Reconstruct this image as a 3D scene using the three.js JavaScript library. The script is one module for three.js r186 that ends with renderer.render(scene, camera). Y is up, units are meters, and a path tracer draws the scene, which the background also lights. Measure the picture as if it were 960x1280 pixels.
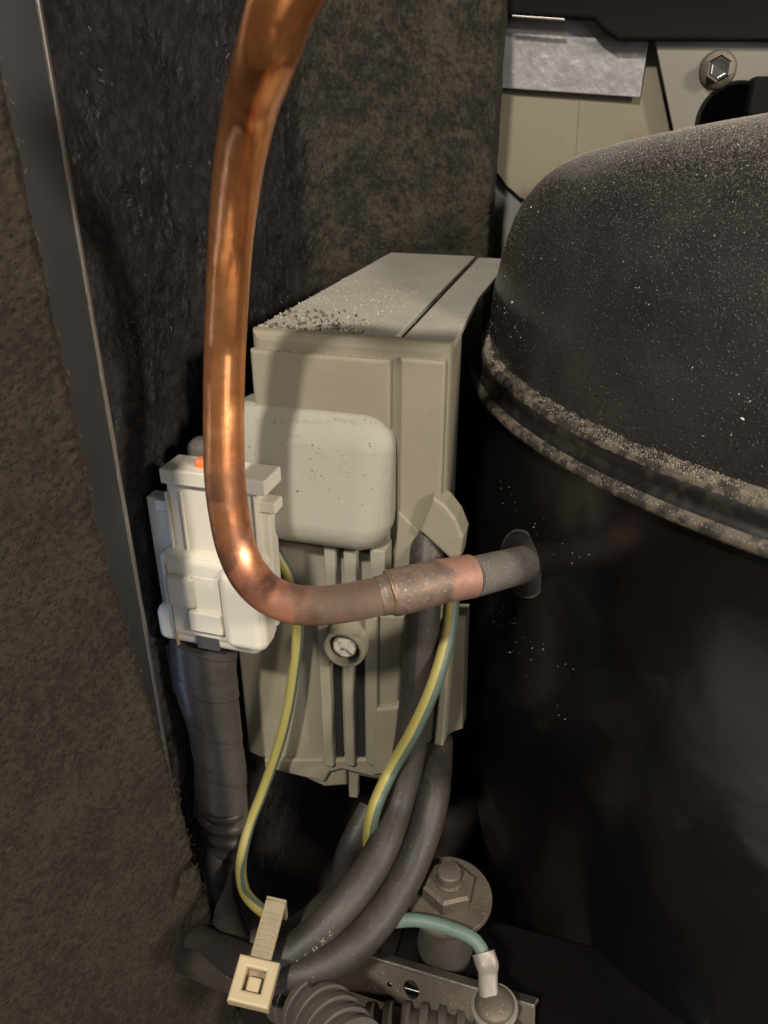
import * as THREE from 'three';
import { RoundedBoxGeometry } from 'three/addons/geometries/RoundedBoxGeometry.js';
import * as BGU from 'three/addons/utils/BufferGeometryUtils.js';
import { RectAreaLightUniformsLib } from 'three/addons/lights/RectAreaLightUniformsLib.js';

// ---------------------------------------------------------------- camera, room tone, lamps, exposure
const scene = new THREE.Scene();
const camera = new THREE.PerspectiveCamera(67, 0.75, 0.01, 20);
camera.position.set(0.0284, 0.1904, 0.15135);
camera.rotation.set(-26.9 * Math.PI / 180, 16 * Math.PI / 180, 0, 'YXZ');
camera.focus = 0.172;
camera.userData.fStop = 34;
camera.updateMatrixWorld();
const renderer = new THREE.WebGLRenderer({ antialias: true });
renderer.toneMapping = THREE.LinearToneMapping;
renderer.toneMappingExposure = 0.92;
renderer.shadowMap.enabled = true;
RectAreaLightUniformsLib.init();
scene.background = new THREE.Color(0.060, 0.056, 0.051);        // the dim room behind the photographer
const UNSEEN_LAMPS = {  // out of view, placed to give the pipe its shadows and highlights
  key: { at: [-50, 772, 621], aim: [-8, 120, 0], color: 0xfff6ea, power: 2.65, r: 1.6 },
  side: { at: [620, 470, 380], aim: [-20, 120, -20], color: 0xfff3e4, power: 1.5, r: 2.2 },
};
const UNSEEN_WINDOW = { at: [520, 330, 560], aim: [60, 120, -80], size: [300, 420], color: 0xf3f1f4, power: 1.35 };  // out of view, placed to light the compartment softly

// ---------------------------------------------------------------- helpers (all shapes are written in millimetres)
const MM = 0.001, F = 640 / Math.tan(33.5 * Math.PI / 180);
const V = (x, y, z) => new THREE.Vector3(x, y, z);
const eye = camera.position.clone().multiplyScalar(1000);
const ray = (px, py) => V((px - 480) / F, (640 - py) / F, -1).applyQuaternion(camera.quaternion);
const at = (px, py, depth) => ray(px, py).multiplyScalar(depth).add(eye);
const onZ = (px, py, z) => { const r = ray(px, py); return r.multiplyScalar((z - eye.z) / r.z).add(eye); };
const onY = (px, py, y) => { const r = ray(px, py); return r.multiplyScalar((y - eye.y) / r.y).add(eye); };
const onX = (px, py, x) => { const r = ray(px, py); return r.multiplyScalar((x - eye.x) / r.x).add(eye); };
let seedState = 7;
function rnd() { seedState = (seedState * 1664525 + 1013904223) >>> 0; return seedState / 4294967296; }
const rr = (a, b) => a + (b - a) * rnd();
const taken = {};
function numbered(n) { const k = taken[n] = (taken[n] ?? -1) + 1; return k ? `${n}_${String(k).padStart(3, '0')}` : n; }
const things = [];
function thing(name, label, category, group) {
  const o = new THREE.Group(); o.name = numbered(name); o.userData = { label, category };
  if (group) o.userData.group = group;
  scene.add(o); things.push(o); return o;
}
function boxUV(g, s = 0.01) {
  const p = g.attributes.position, n = g.attributes.normal, uv = new Float32Array(p.count * 2);
  for (let i = 0; i < p.count; i++) {
    const ax = Math.abs(n.getX(i)), ay = Math.abs(n.getY(i)), az = Math.abs(n.getZ(i));
    let a, b;
    if (ax >= ay && ax >= az) { a = p.getZ(i); b = p.getY(i); } else if (ay >= az) { a = p.getX(i); b = p.getZ(i); } else { a = p.getX(i); b = p.getY(i); }
    uv[2 * i] = a * s; uv[2 * i + 1] = b * s;
  }
  g.setAttribute('uv', new THREE.BufferAttribute(uv, 2));
  return g;
}
function mesh(name, geo, mat, parent, keepUV) {                 // geometry in mm, joined into one named mesh
  let list = (Array.isArray(geo) ? geo : [geo]).map(g => { const h = g.index ? g.toNonIndexed() : g; if (!keepUV) boxUV(h); for (const k of Object.keys(h.attributes)) if (!['position', 'normal', 'uv', 'color'].includes(k)) h.deleteAttribute(k); return h; });
  const g = list.length > 1 ? BGU.mergeGeometries(list) : list[0];
  g.scale(MM, MM, MM);
  const m = new THREE.Mesh(g, mat); m.name = name; m.castShadow = m.receiveShadow = true;
  (parent ?? scene).add(m);
  return m;
}
function struct(name, geo, mat, keepUV) { const m = mesh(name, geo, mat, scene, keepUV); m.userData.kind = 'structure'; return m; }
function rbox(x0, y0, z0, x1, y1, z1, r = 0.8, seg = 3) {
  const w = Math.abs(x1 - x0), h = Math.abs(y1 - y0), d = Math.abs(z1 - z0);
  return new RoundedBoxGeometry(w, h, d, seg, Math.min(r, w / 2.01, h / 2.01, d / 2.01)).translate((x0 + x1) / 2, (y0 + y1) / 2, (z0 + z1) / 2);
}
function rboxPx(px0, py0, px1, py1, z0, z1, r, seg) {            // a block whose front face covers this patch of the plane z = z1
  const a = onZ(px0, (py0 + py1) / 2, z1), b = onZ(px1, (py0 + py1) / 2, z1), c = onZ((px0 + px1) / 2, py0, z1), d = onZ((px0 + px1) / 2, py1, z1);
  return rbox(a.x, d.y, z0, b.x, c.y, z1, r, seg);
}
function slab(points, z0, z1, bevel = 0.6, holes = [], curve = 12) {   // outline [x, y] in mm, from z0 (back) to z1 (front)
  const s = new THREE.Shape(points.map(([x, y]) => new THREE.Vector2(x, y)));
  for (const h of holes) s.holes.push(h);
  const g = new THREE.ExtrudeGeometry(s, { depth: Math.max(z1 - z0 - 2 * bevel, 0.01), bevelEnabled: bevel > 0, bevelThickness: bevel, bevelSize: bevel, bevelOffset: -bevel, bevelSegments: 3, curveSegments: curve });
  return g.translate(0, 0, z0 + bevel);
}
const slabPx = (pts, z0, z1, bevel, holes) => slab(pts.map(([x, y]) => { const q = onZ(x, y, z1); return [q.x, q.y]; }), z0, z1, bevel, holes);
function circlePath(x, y, r) { const p = new THREE.Path(); p.absarc(x, y, r, 0, Math.PI * 2, true); return p; }
function aim(g, from, dir, up = V(0, 1, 0)) {                   // turns geometry built along +Z so that +Z points along dir
  const z = dir.clone().normalize(); let x = up.clone().cross(z); if (x.length() < 1e-3) x = V(1, 0, 0).cross(z); x.normalize(); const y = z.clone().cross(x);
  return g.applyMatrix4(new THREE.Matrix4().makeBasis(x, y, z).setPosition(from));
}
const cyl = (r0, r1, h, seg = 32) => new THREE.CylinderGeometry(r1, r0, h, seg).rotateX(Math.PI / 2).translate(0, 0, h / 2);  // along +Z from r0 to r1
const lathe = (pts, seg = 48) => new THREE.LatheGeometry(pts.map(([r, y]) => new THREE.Vector2(r, y)), seg);
const latheZ = (pts, seg = 48) => lathe(pts, seg).rotateX(Math.PI / 2);
// a tube with a radius that may change along it; angle 0 faces `ref`
function sweep(pts, radius, { seg = 160, rad = 24, ref = V(0, 0, 1), a0 = 0, a1 = Math.PI * 2, cap = true, flat = 1, tension = 0.5, uvn = false, bump = null } = {}) {
  const c = new THREE.CatmullRomCurve3(pts, false, 'centripetal', tension), L = c.getLength();
  c.arcLengthDivisions = 400;
  const R = typeof radius === 'function' ? radius : () => radius;
  const pos = [], uv = [], idx = [], full = a1 - a0 > 6.28;
  for (let i = 0; i <= seg; i++) {
    const t = i / seg, p = c.getPointAt(t), T = c.getTangentAt(t);
    const N = ref.clone().addScaledVector(T, -ref.dot(T)).normalize(), B = T.clone().cross(N);
    for (let j = 0; j <= rad; j++) {
      const a = a0 + (a1 - a0) * j / rad; let r = R(t, a, L); if (bump) r += bump(t * L, a);
      pos.push(p.x + r * (N.x * Math.cos(a) * flat + B.x * Math.sin(a)), p.y + r * (N.y * Math.cos(a) * flat + B.y * Math.sin(a)), p.z + r * (N.z * Math.cos(a) * flat + B.z * Math.sin(a)));
      uv.push(uvn ? t : t * L * 0.01, uvn ? j / rad : a * R(t, a, L) * 0.01);
    }
  }
  const w = rad + 1;
  for (let i = 0; i < seg; i++) for (let j = 0; j < rad; j++) { const q = i * w + j; idx.push(q, q + 1, q + w, q + 1, q + w + 1, q + w); }
  if (cap && full) for (const i of [0, seg]) {
    const p = c.getPointAt(i / seg), k = pos.length / 3; pos.push(p.x, p.y, p.z); uv.push(0, 0);
    const first = k + 1; for (let j = 0; j <= rad; j++) { pos.push(...pos.slice((i * w + j) * 3, (i * w + j) * 3 + 3)); uv.push(0, 0); }
    for (let j = 0; j < rad; j++) i ? idx.push(k, first + j + 1, first + j) : idx.push(k, first + j, first + j + 1);
  }
  const g = new THREE.BufferGeometry();
  g.setAttribute('position', new THREE.Float32BufferAttribute(pos, 3)); g.setAttribute('uv', new THREE.Float32BufferAttribute(uv, 2)); g.setIndex(idx); g.computeVertexNormals();
  if (full) {                                                    // close the shading seam
    const n = g.attributes.normal;
    for (let i = 0; i <= seg; i++) { const a = i * w, b = a + rad, v = V(n.getX(a) + n.getX(b), n.getY(a) + n.getY(b), n.getZ(a) + n.getZ(b)).normalize(); n.setXYZ(a, v.x, v.y, v.z); n.setXYZ(b, v.x, v.y, v.z); }
  }
  return g;
}
const pathAt = list => list.map(([x, y, d]) => at(x, y, d));
const pathY = list => list.map(([x, y, h]) => onY(x, y, h));
const pathZ = list => list.map(([x, y, z]) => onZ(x, y, z));

// ---------------------------------------------------------------- noise and textures
function lattice(seed) {
  const h = (x, y) => { let n = (x * 374761393 + y * 668265263 + seed * 974711) | 0; n = Math.imul(n ^ (n >>> 13), 1274126177); return ((n ^ (n >>> 16)) >>> 0) / 4294967296; };
  return (x, y, P) => {                                          // value noise, repeats every P cells
    const xi = Math.floor(x), yi = Math.floor(y), fx = x - xi, fy = y - yi, sx = fx * fx * (3 - 2 * fx), sy = fy * fy * (3 - 2 * fy);
    const w = (k, q) => q ? ((k % q) + q) % q : k, px = Array.isArray(P) ? P[0] : P, py = Array.isArray(P) ? P[1] : P;
    const a = h(w(xi, px), w(yi, py)), b = h(w(xi + 1, px), w(yi, py)), c = h(w(xi, px), w(yi + 1, py)), d = h(w(xi + 1, px), w(yi + 1, py));
    return a + (b - a) * sx + (c - a) * sy + (a - b - c + d) * sx * sy;
  };
}
const N1 = lattice(1), N2 = lattice(2), N3 = lattice(3);
function fbm(n, x, y, P, oct = 5, gain = 0.5) { let s = 0, a = 1, t = 0; for (let o = 0; o < oct; o++) { s += a * n(x, y, P); t += a; a *= gain; x *= 2; y *= 2; if (P) P = Array.isArray(P) ? [P[0] * 2, P[1] * 2] : P * 2; } return s / t; }
const sstep = (a, b, x) => { const t = Math.min(1, Math.max(0, (x - a) / (b - a))); return t * t * (3 - 2 * t); };
function tex(size, fn, { srgb = false, rep = [1, 1] } = {}) {    // fn(u, v) -> number or [r, g, b] in 0..1 (linear unless srgb)
  const [w, h] = Array.isArray(size) ? size : [size, size], d = new Uint8Array(w * h * 4);
  for (let y = 0; y < h; y++) for (let x = 0; x < w; x++) {
    let c = fn((x + 0.5) / w, (y + 0.5) / h); if (typeof c === 'number') c = [c, c, c];
    const k = (y * w + x) * 4;
    for (let i = 0; i < 3; i++) { let v = Math.min(1, Math.max(0, c[i])); if (srgb) v = v <= 0.0031308 ? v * 12.92 : 1.055 * v ** (1 / 2.4) - 0.055; d[k + i] = v * 255; }
    d[k + 3] = 255;
  }
  const t = new THREE.DataTexture(d, w, h); t.magFilter = t.minFilter = THREE.LinearFilter; t.wrapS = t.wrapT = THREE.RepeatWrapping; t.repeat.set(...rep);
  if (srgb) t.colorSpace = THREE.SRGBColorSpace; t.needsUpdate = true;
  return t;
}
const mix3 = (a, b, t) => [a[0] + (b[0] - a[0]) * t, a[1] + (b[1] - a[1]) * t, a[2] + (b[2] - a[2]) * t];
const ctex = (size, fn, rep) => tex(size, fn, { srgb: true, rep });
function specks(size, count, r0, r1, seed) {                      // a tileable field of small grains, 0..1
  const f = new Float32Array(size * size); let s = seed; const rn = () => (s = (s * 1664525 + 1013904223) >>> 0) / 4294967296;
  for (let i = 0; i < count; i++) {
    const x = rn() * size, y = rn() * size, r = r0 + (r1 - r0) * rn() ** 2, q = 0.4 + 0.6 * rn(), a = rn() * 3.14, e = 0.5 + 0.5 * rn();
    for (let j = Math.floor(-r - 1); j <= r + 1; j++) for (let k = Math.floor(-r - 1); k <= r + 1; k++) {
      const u = (k * Math.cos(a) + j * Math.sin(a)) / r, v = (-k * Math.sin(a) + j * Math.cos(a)) / (r * e), d = 1 - Math.hypot(u, v);
      if (d > 0) { const id = ((Math.floor(y) + j + size) % size) * size + ((Math.floor(x) + k + size) % size); f[id] = Math.max(f[id], Math.min(1, d * 2) * q); }
    }
  }
  return (u, v) => f[(Math.floor(v * size) % size) * size + (Math.floor(u * size) % size)];
}
const std = o => new THREE.MeshStandardMaterial(o), phys = o => new THREE.MeshPhysicalMaterial(o);
const lin = (r, g, b) => new THREE.Color().setRGB(r, g, b);

const grainA = specks(1024, 9000, 0.8, 3.2, 11), grainB = specks(1024, 2600, 1, 4.5, 23), grainC = specks(1024, 700, 1, 3.6, 37);
const M = {};
// beige moulded plastic, faintly mottled and dusty
M.plastic = std({ map: ctex(1024, (u, v) => { const k = fbm(N1, u * 5, v * 5, 5, 6), g = grainC(u, v); return mix3(mix3([0.215, 0.192, 0.134], [0.295, 0.268, 0.195], k), [0.15, 0.12, 0.08], g * 0.45); }), roughness: 0.55, bumpMap: tex(512, (u, v) => fbm(N2, u * 60, v * 60, 60, 2)), bumpScale: 0.00006 });
M.plasticTop = std({ map: ctex(1024, (u, v) => { const k = fbm(N1, u * 6, v * 6, 6, 6), g = grainA(u, v), b = grainB(v, u); return mix3(mix3(mix3([0.27, 0.25, 0.205], [0.42, 0.395, 0.335], k), [0.60, 0.56, 0.48], g * 0.5), [0.12, 0.10, 0.07], b * 0.5 * sstep(0.35, 0.65, k)); }), roughness: 0.95, bumpMap: tex(1024, (u, v) => 0.5 * grainA(u, v) + 0.3 * fbm(N2, u * 40, v * 40, 40, 3)), bumpScale: 0.0003 });
M.plasticPale = std({ map: ctex(1024, (u, v) => { const k = fbm(N3, u * 4, v * 4, 4, 6), g = grainC(u, v); return mix3(mix3([0.262, 0.246, 0.192], [0.318, 0.30, 0.242], k), [0.22, 0.18, 0.13], g * 0.4); }), roughness: 0.6, bumpMap: tex(512, (u, v) => fbm(N2, u * 70, v * 70, 70, 2)), bumpScale: 0.00005 });
M.nylon = phys({ map: ctex(512, (u, v) => mix3([0.62, 0.575, 0.465], [0.72, 0.68, 0.565], fbm(N2, u * 5, v * 5, 5, 5))), roughness: 0.45, bumpMap: tex(512, (u, v) => fbm(N1, u * 40, v * 40, 40, 3)), bumpScale: 0.00005 });
M.orange = std({ color: lin(0.75, 0.2, 0.07), roughness: 0.5 });
// copper, tarnished in patches
const ANISO = Math.PI / 2;
const cuOld = (u, v) => sstep(0.56, 0.88, u + 0.35 * (fbm(N2, u * 40, v * 5, [0, 5], 5) - 0.5));
const cuDust = (u, v) => sstep(0.84, 0.94, u + 0.12 * (fbm(N3, u * 60, v * 6, [0, 6], 5) - 0.5));
M.copper = phys({ metalness: 0.85, anisotropy: 0.85, anisotropyRotation: ANISO, map: ctex([2048, 256], (u, v) => {
  const k = fbm(N1, u * 60, v * 6, [0, 6], 6), st = fbm(N2, u * 24, v * 70, [0, 70], 3), g = grainC(u * 2 % 1, v * 0.24), o = cuOld(u, v), d = cuDust(u, v);
  let c = mix3([0.84, 0.365, 0.135], [0.72, 0.285, 0.105], sstep(0.3, 0.7, k)); c = mix3(c, [0.40, 0.18, 0.09], 0.15 * sstep(0.6, 0.85, st));
  c = mix3(c, mix3([0.56, 0.235, 0.145], [0.27, 0.13, 0.085], sstep(0.35, 0.65, k)), o); c = mix3(c, mix3([0.23, 0.165, 0.12], [0.30, 0.165, 0.12], sstep(0.45, 0.8, fbm(N3, u * 90, v * 8, [0, 8], 5))), d);
  c = mix3(c, [0.38, 0.32, 0.26], 0.6 * d * grainA(u * 4 % 1, v * 0.5)); return mix3(c, [0.22, 0.12, 0.08], 0.6 * g); }),
  roughnessMap: tex([1024, 128], (u, v) => 0.19 + 0.06 * fbm(N3, u * 40, v * 6, [0, 6], 6) + 0.16 * cuOld(u, v) + 0.14 * cuDust(u, v)), roughness: 1, bumpMap: tex([1024, 256], (u, v) => fbm(N3, u * 20, v * 90, [0, 90], 3)), bumpScale: 0.00002 });
M.socket = std({ metalness: 0.45, map: ctex([1024, 512], (u, v) => { const k = fbm(N1, u * 14, v * 12, [0, 12], 6), g = grainA(u * 0.28, v * 0.3), pk = sstep(0.60, 0.70, u + 0.2 * (fbm(N3, u * 8 + 3, v * 7, [0, 7], 5) - 0.5)); let c = mix3([0.24, 0.165, 0.125], [0.15, 0.118, 0.092], sstep(0.2, 0.8, k)); c = mix3(c, mix3([0.46, 0.245, 0.185], [0.35, 0.20, 0.145], k), pk); return mix3(c, [0.42, 0.36, 0.29], g * (0.8 - 0.4 * pk)); }), roughness: 0.56, bumpMap: tex(512, (u, v) => grainA(u * 0.5, v * 0.5) * 0.5 + 0.5 * fbm(N3, u * 12, v * 12, 12, 4)), bumpScale: 0.0001 });
M.braze = std({ metalness: 0.6, map: ctex(512, (u, v) => mix3([0.16, 0.10, 0.06], [0.34, 0.25, 0.16], fbm(N1, u * 30, v * 30, 30, 5))), roughness: 0.45 });
// black enamel with settled dust
M.enamelTop = phys({ map: ctex(2048, (u, v) => { const g = grainA(u * 3 % 1, v * 3 % 1), b = grainB(v * 2 % 1, u * 2 % 1), k = fbm(N1, u * 12, v * 12, 12, 6); return mix3(mix3([0.017, 0.016, 0.0158], [0.042, 0.038, 0.035], k), [0.16, 0.145, 0.125], Math.min(1, g * 0.55 + b * 0.45 * k)); }), roughnessMap: tex(1024, (u, v) => 0.30 + 0.4 * grainA(u, v)), roughness: 1, bumpMap: tex(1024, (u, v) => 0.7 * grainA(u, v) + 0.3 * fbm(N2, u * 50, v * 50, 50, 3)), bumpScale: 0.00025, specularIntensity: 0.8 });
M.enamel = phys({ map: ctex(1024, (u, v) => mix3([0.0030, 0.0028, 0.0029], [0.0065, 0.0058, 0.0056], fbm(N1, u * 8, v * 8, 8, 6))), roughnessMap: tex(512, (u, v) => 0.14 + 0.18 * fbm(N2, u * 8, v * 8, 8, 5)), roughness: 1, bumpMap: tex(512, (u, v) => fbm(N2, u * 4, v * 4, 4, 4)), bumpScale: 0.0006 });
M.bead = phys({ map: ctex(512, (u, v) => mix3([0.010, 0.009, 0.0085], [0.032, 0.027, 0.022], sstep(0.4, 0.8, fbm(N1, u * 60, v * 60, 60, 5)))), roughnessMap: tex(512, (u, v) => 0.25 + 0.35 * fbm(N2, u * 20, v * 20, 20, 5)), roughness: 1 });
M.rim = std({ map: ctex(1024, (u, v) => { const g = grainA(u, v), b = grainB(v, u), k = fbm(N1, u * 50, v * 50, 50, 5); return mix3(mix3([0.030, 0.026, 0.021], [0.12, 0.098, 0.072], sstep(0.35, 0.65, k)), [0.40, 0.33, 0.245], 0.8 * g * sstep(0.3, 0.6, k) + 0.4 * b); }), roughness: 0.75, bumpMap: tex(1024, (u, v) => grainA(u, v)), bumpScale: 0.0004 });
M.stub = std({ map: ctex(1024, (u, v) => { const k = fbm(N2, u * 10, v * 10, 10, 6), g = grainA(u, v); return mix3(mix3([0.09, 0.08, 0.07], [0.21, 0.185, 0.158], k), [0.42, 0.38, 0.33], 0.7 * g); }), roughness: 0.6, bumpMap: tex(512, (u, v) => grainA(u, v)), bumpScale: 0.00015 });
M.black = phys({ color: lin(0.008, 0.0075, 0.007), roughness: 0.8, specularIntensity: 0.3 });
M.recessShade = std({ color: lin(0.012, 0.010, 0.009), roughness: 0.9 });  // near-black, painted as the shade inside slots and openings
M.rubber = std({ map: ctex(512, (u, v) => mix3([0.035, 0.03, 0.026], [0.08, 0.068, 0.056], fbm(N1, u * 12, v * 12, 12, 6))), roughness: 0.85 });
const cableMap = ctex(1024, (u, v) => { const k = fbm(N3, u * 6, v * 6, 6, 6), g = grainC(u, v); return mix3(mix3([0.021, 0.0175, 0.0155], [0.052, 0.0435, 0.0365], sstep(0.25, 0.75, k)), [0.20, 0.175, 0.15], Math.max(g * 0.5, 0.3 * grainA(u, v))); });
M.cable = std({ map: cableMap, roughness: 0.55, bumpMap: tex(512, (u, v) => fbm(N1, u * 40, v * 40, 40, 3)), bumpScale: 0.00006 });
M.tape = std({ map: ctex(1024, (u, v) => { const k = fbm(N1, u * 6, v * 6, 6, 6), g = grainC(u, v); return mix3(mix3([0.045, 0.040, 0.038], [0.078, 0.070, 0.065], k), [0.3, 0.27, 0.24], g * 0.4); }), roughness: 0.34, bumpMap: tex(512, (u, v) => fbm(N2, u * 16, v * 16, 16, 5)), bumpScale: 0.0002 });
M.conduit = std({ color: lin(0.034, 0.029, 0.027), roughness: 0.45 });
M.conduitPale = std({ map: ctex(512, (u, v) => mix3([0.055, 0.047, 0.038], [0.10, 0.085, 0.07], fbm(N1, u * 12, v * 12, 12, 5))), roughness: 0.65 });
M.yellow = std({ map: ctex(512, (u, v) => mix3([0.27, 0.23, 0.06], [0.37, 0.32, 0.10], fbm(N2, u * 14, v * 14, 14, 6))), roughness: 0.5 });
M.green = std({ map: ctex(512, (u, v) => mix3([0.055, 0.088, 0.066], [0.09, 0.13, 0.10], fbm(N2, u * 14, v * 14, 14, 6))), roughness: 0.5 });
M.greenWire = std({ map: ctex(512, (u, v) => mix3([0.095, 0.145, 0.12], [0.145, 0.20, 0.17], fbm(N2, u * 14, v * 14, 14, 6))), roughness: 0.55 });
M.tie = phys({ map: ctex(512, (u, v) => mix3([0.40, 0.32, 0.185], [0.52, 0.43, 0.27], fbm(N2, u * 10, v * 10, 10, 5))), roughness: 0.5 });
M.tieDusty = std({ map: ctex(512, (u, v) => mix3([0.20, 0.16, 0.10], [0.34, 0.28, 0.18], fbm(N1, u * 16, v * 16, 16, 6))), roughness: 0.75 });
M.steel = std({ metalness: 0.9, map: ctex(512, (u, v) => mix3([0.34, 0.31, 0.27], [0.5, 0.47, 0.42], fbm(N1, u * 16, v * 16, 16, 6))), roughness: 0.38, bumpMap: tex(512, (u, v) => fbm(N1, u * 30, v * 30, 30, 4)), bumpScale: 0.00008 });
M.steelDusty = std({ metalness: 0.55, map: ctex(1024, (u, v) => { const k = fbm(N1, u * 16, v * 16, 16, 6), g = grainA(u, v); return mix3(mix3([0.10, 0.081, 0.06], [0.185, 0.155, 0.12], k), [0.4, 0.36, 0.3], g * 0.3); }), roughness: 0.62, bumpMap: tex(512, (u, v) => grainA(u, v)), bumpScale: 0.00012 });
M.screw = std({ metalness: 0.95, color: lin(0.70, 0.69, 0.64), roughness: 0.24, bumpMap: tex(256, (u, v) => fbm(N1, u * 90, v * 90, 90, 3)), bumpScale: 0.0003 });
M.bright = std({ metalness: 1, color: lin(0.85, 0.83, 0.78), roughness: 0.16 });
M.lug = std({ metalness: 0.4, map: ctex(512, (u, v) => mix3([0.24, 0.215, 0.18], [0.36, 0.33, 0.28], fbm(N1, u * 24, v * 24, 24, 5))), roughness: 0.5, bumpMap: tex(512, (u, v) => fbm(N1, u * 30, v * 30, 30, 4)), bumpScale: 0.0001 });
M.zinc = std({ metalness: 0.45, map: ctex(1024, (u, v) => { const k = fbm(N3, u * 30, v * 30, 30, 4), c = fbm(N1, u * 8, v * 8, 8, 4); return mix3([0.26, 0.25, 0.255], [0.44, 0.43, 0.43], 0.65 * k + 0.35 * c); }), roughness: 0.42, bumpMap: tex(512, (u, v) => fbm(N3, u * 24, v * 24, 24, 4)), bumpScale: 0.0004 });
M.beigeSheet = std({ map: ctex(1024, (u, v) => { const k = fbm(N1, u * 5, v * 5, 5, 6), s = Math.max(sstep(0.64, 0.75, fbm(N3, u * 18, v * 6, [18, 6], 5)), grainB(u, v) * sstep(0.5, 0.7, k)); return mix3(mix3([0.19, 0.166, 0.114], [0.235, 0.208, 0.146], k), [0.17, 0.13, 0.08], s * 0.5); }), roughness: 0.5 });
M.greySheet = std({ metalness: 0.3, map: ctex(512, (u, v) => mix3([0.22, 0.205, 0.172], [0.28, 0.262, 0.22], fbm(N1, u * 5, v * 5, 5, 6))), roughness: 0.4 });
M.blueSheet = std({ metalness: 0.3, color: lin(0.24, 0.25, 0.235), roughness: 0.45 });
M.edge = std({ metalness: 0.8, map: ctex(512, (u, v) => mix3([0.085, 0.089, 0.088], [0.13, 0.136, 0.134], fbm(N1, u * 14, v * 3, [14, 3], 6))), roughness: 0.36 });
const pits = specks(1024, 6500, 1.5, 5, 71), pitsB = specks(1024, 9000, 1.5, 4, 91);
M.foam = std({ map: ctex(1024, (u, v) => { const k = fbm(N1, u * 10, v * 10, 10, 6), p = fbm(N2, u * 120, v * 120, 120, 2), q = Math.max(pits(u, v), 0.7 * pitsB(v, u)); return mix3(mix3([0.016, 0.0112, 0.0064], [0.041, 0.0288, 0.0168], sstep(0.25, 0.72, 0.45 * k + 0.55 * p)), [0.009, 0.0066, 0.004], 0.6 * q); }), roughness: 1, bumpMap: tex(1024, (u, v) => 0.75 - 0.75 * Math.max(pits(u, v), 0.7 * pitsB(v, u)) + 0.25 * fbm(N2, u * 140, v * 140, 140, 2)), bumpScale: 0.0003 });
// one sheet 400 mm round: a matted, tar-like film on the left (u below 0.45), olive fuzzy felt on the back
const clump = (u, v) => sstep(0.52, 0.68, fbm(N2, u * 36, v * 36, 36, 4)), fuzz = specks(1024, 16000, 0.8, 2.4, 53), olive = (u, v) => sstep(0.4, 0.6, 0.5 + (u * 400 - 121) / 60 + 0.8 * (fbm(N1, u * 24, v * 24, 24, 5) - 0.5));
M.felt = std({ map: ctex(2048, (u, v) => { const k = fbm(N1, u * 28, v * 28, 28, 6, 0.6), w = fbm(N2, u * 176, v * 176, 176, 3), f = fbm(N3, u * 640, v * 400, [640, 400], 2), q = fuzz(u * 4 % 1, v * 4 % 1), g = grainC(u * 4 % 1, v * 4 % 1), o = olive(u, v), c = clump(u, v), t = sstep(0.3, 0.72, 0.4 * k + 0.3 * w + 0.3 * f);
  return mix3(mix3(mix3(mix3([0.005, 0.0042, 0.0042], [0.034, 0.0285, 0.028], t), mix3([0.007, 0.0056, 0.0034], [0.048, 0.040, 0.0235], t), o), [0.13, 0.118, 0.105], 0.5 * c * q), [0.32, 0.29, 0.25], g * 0.3 * (0.3 + c)); }, [0.25, 0.25]),
  roughnessMap: tex(1024, (u, v) => { const o = olive(u, v); return 0.56 + 0.34 * sstep(0.35, 0.6, fbm(N1, u * 32, v * 32, 32, 5)) * (1 - o) + 0.42 * o; }, { rep: [0.25, 0.25] }), roughness: 1,
  bumpMap: tex(2048, (u, v) => 0.6 * fbm(N2, u * 160, v * 160, 160, 5, 0.65) + 0.4 * clump(u, v) * fuzz(u * 4 % 1, v * 4 % 1), { rep: [0.25, 0.25] }), bumpScale: 0.0020 });
M.floor = phys({ map: ctex(512, (u, v) => mix3([0.022, 0.015, 0.012], [0.045, 0.031, 0.024], fbm(N1, u * 8, v * 8, 8, 5))), roughness: 0.75 });
M.fleck = std({ color: lin(0.72, 0.68, 0.6), roughness: 0.4 });
M.crumb = std({ color: lin(0.38, 0.33, 0.26), roughness: 0.9 });
M.fineDust = std({ color: lin(0.40, 0.36, 0.31), roughness: 0.9 });
M.darkCrumb = std({ color: lin(0.10, 0.08, 0.055), roughness: 0.95 });
M.lint = std({ color: lin(0.42, 0.39, 0.35), roughness: 0.9 });
M.lampShell = std({ color: lin(0.05, 0.05, 0.05), roughness: 0.5 });

// ---------------------------------------------------------------- unseen lamps and window behind the camera, placed to light the compartment
for (const [k, L] of Object.entries(UNSEEN_LAMPS)) {
  const p = V(...L.at), d = V(...L.aim).sub(p).normalize();
  const lamp = thing('unseen_lamp', k === 'key' ? 'unseen round lamp above the open compartment, placed to light it from the front' : 'unseen round lamp right of the open compartment, placed to light the pipe and left wall', 'lamp');
  mesh('lamp_housing', aim(latheZ([[0.01, -50], [20, -50], [30, -30], [34, 0], [32, 0], [28, -4], [0.01, -4]]), p, d), M.lampShell, lamp);
  mesh('lamp_lens', aim(cyl(27, 27, 1), p.clone().addScaledVector(d, -3), d), std({ color: 0, emissive: L.color, emissiveIntensity: 2, roughness: 1 }), lamp);
  const s = new THREE.SpotLight(L.color, L.power, 0, 0.75, 0.6); s.position.copy(p.clone().addScaledVector(d, 6).multiplyScalar(MM)); s.target.position.set(...L.aim.map(v => v * MM));
  s.castShadow = true; s.shadow.radius = L.r; scene.add(s, s.target);
}
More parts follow.
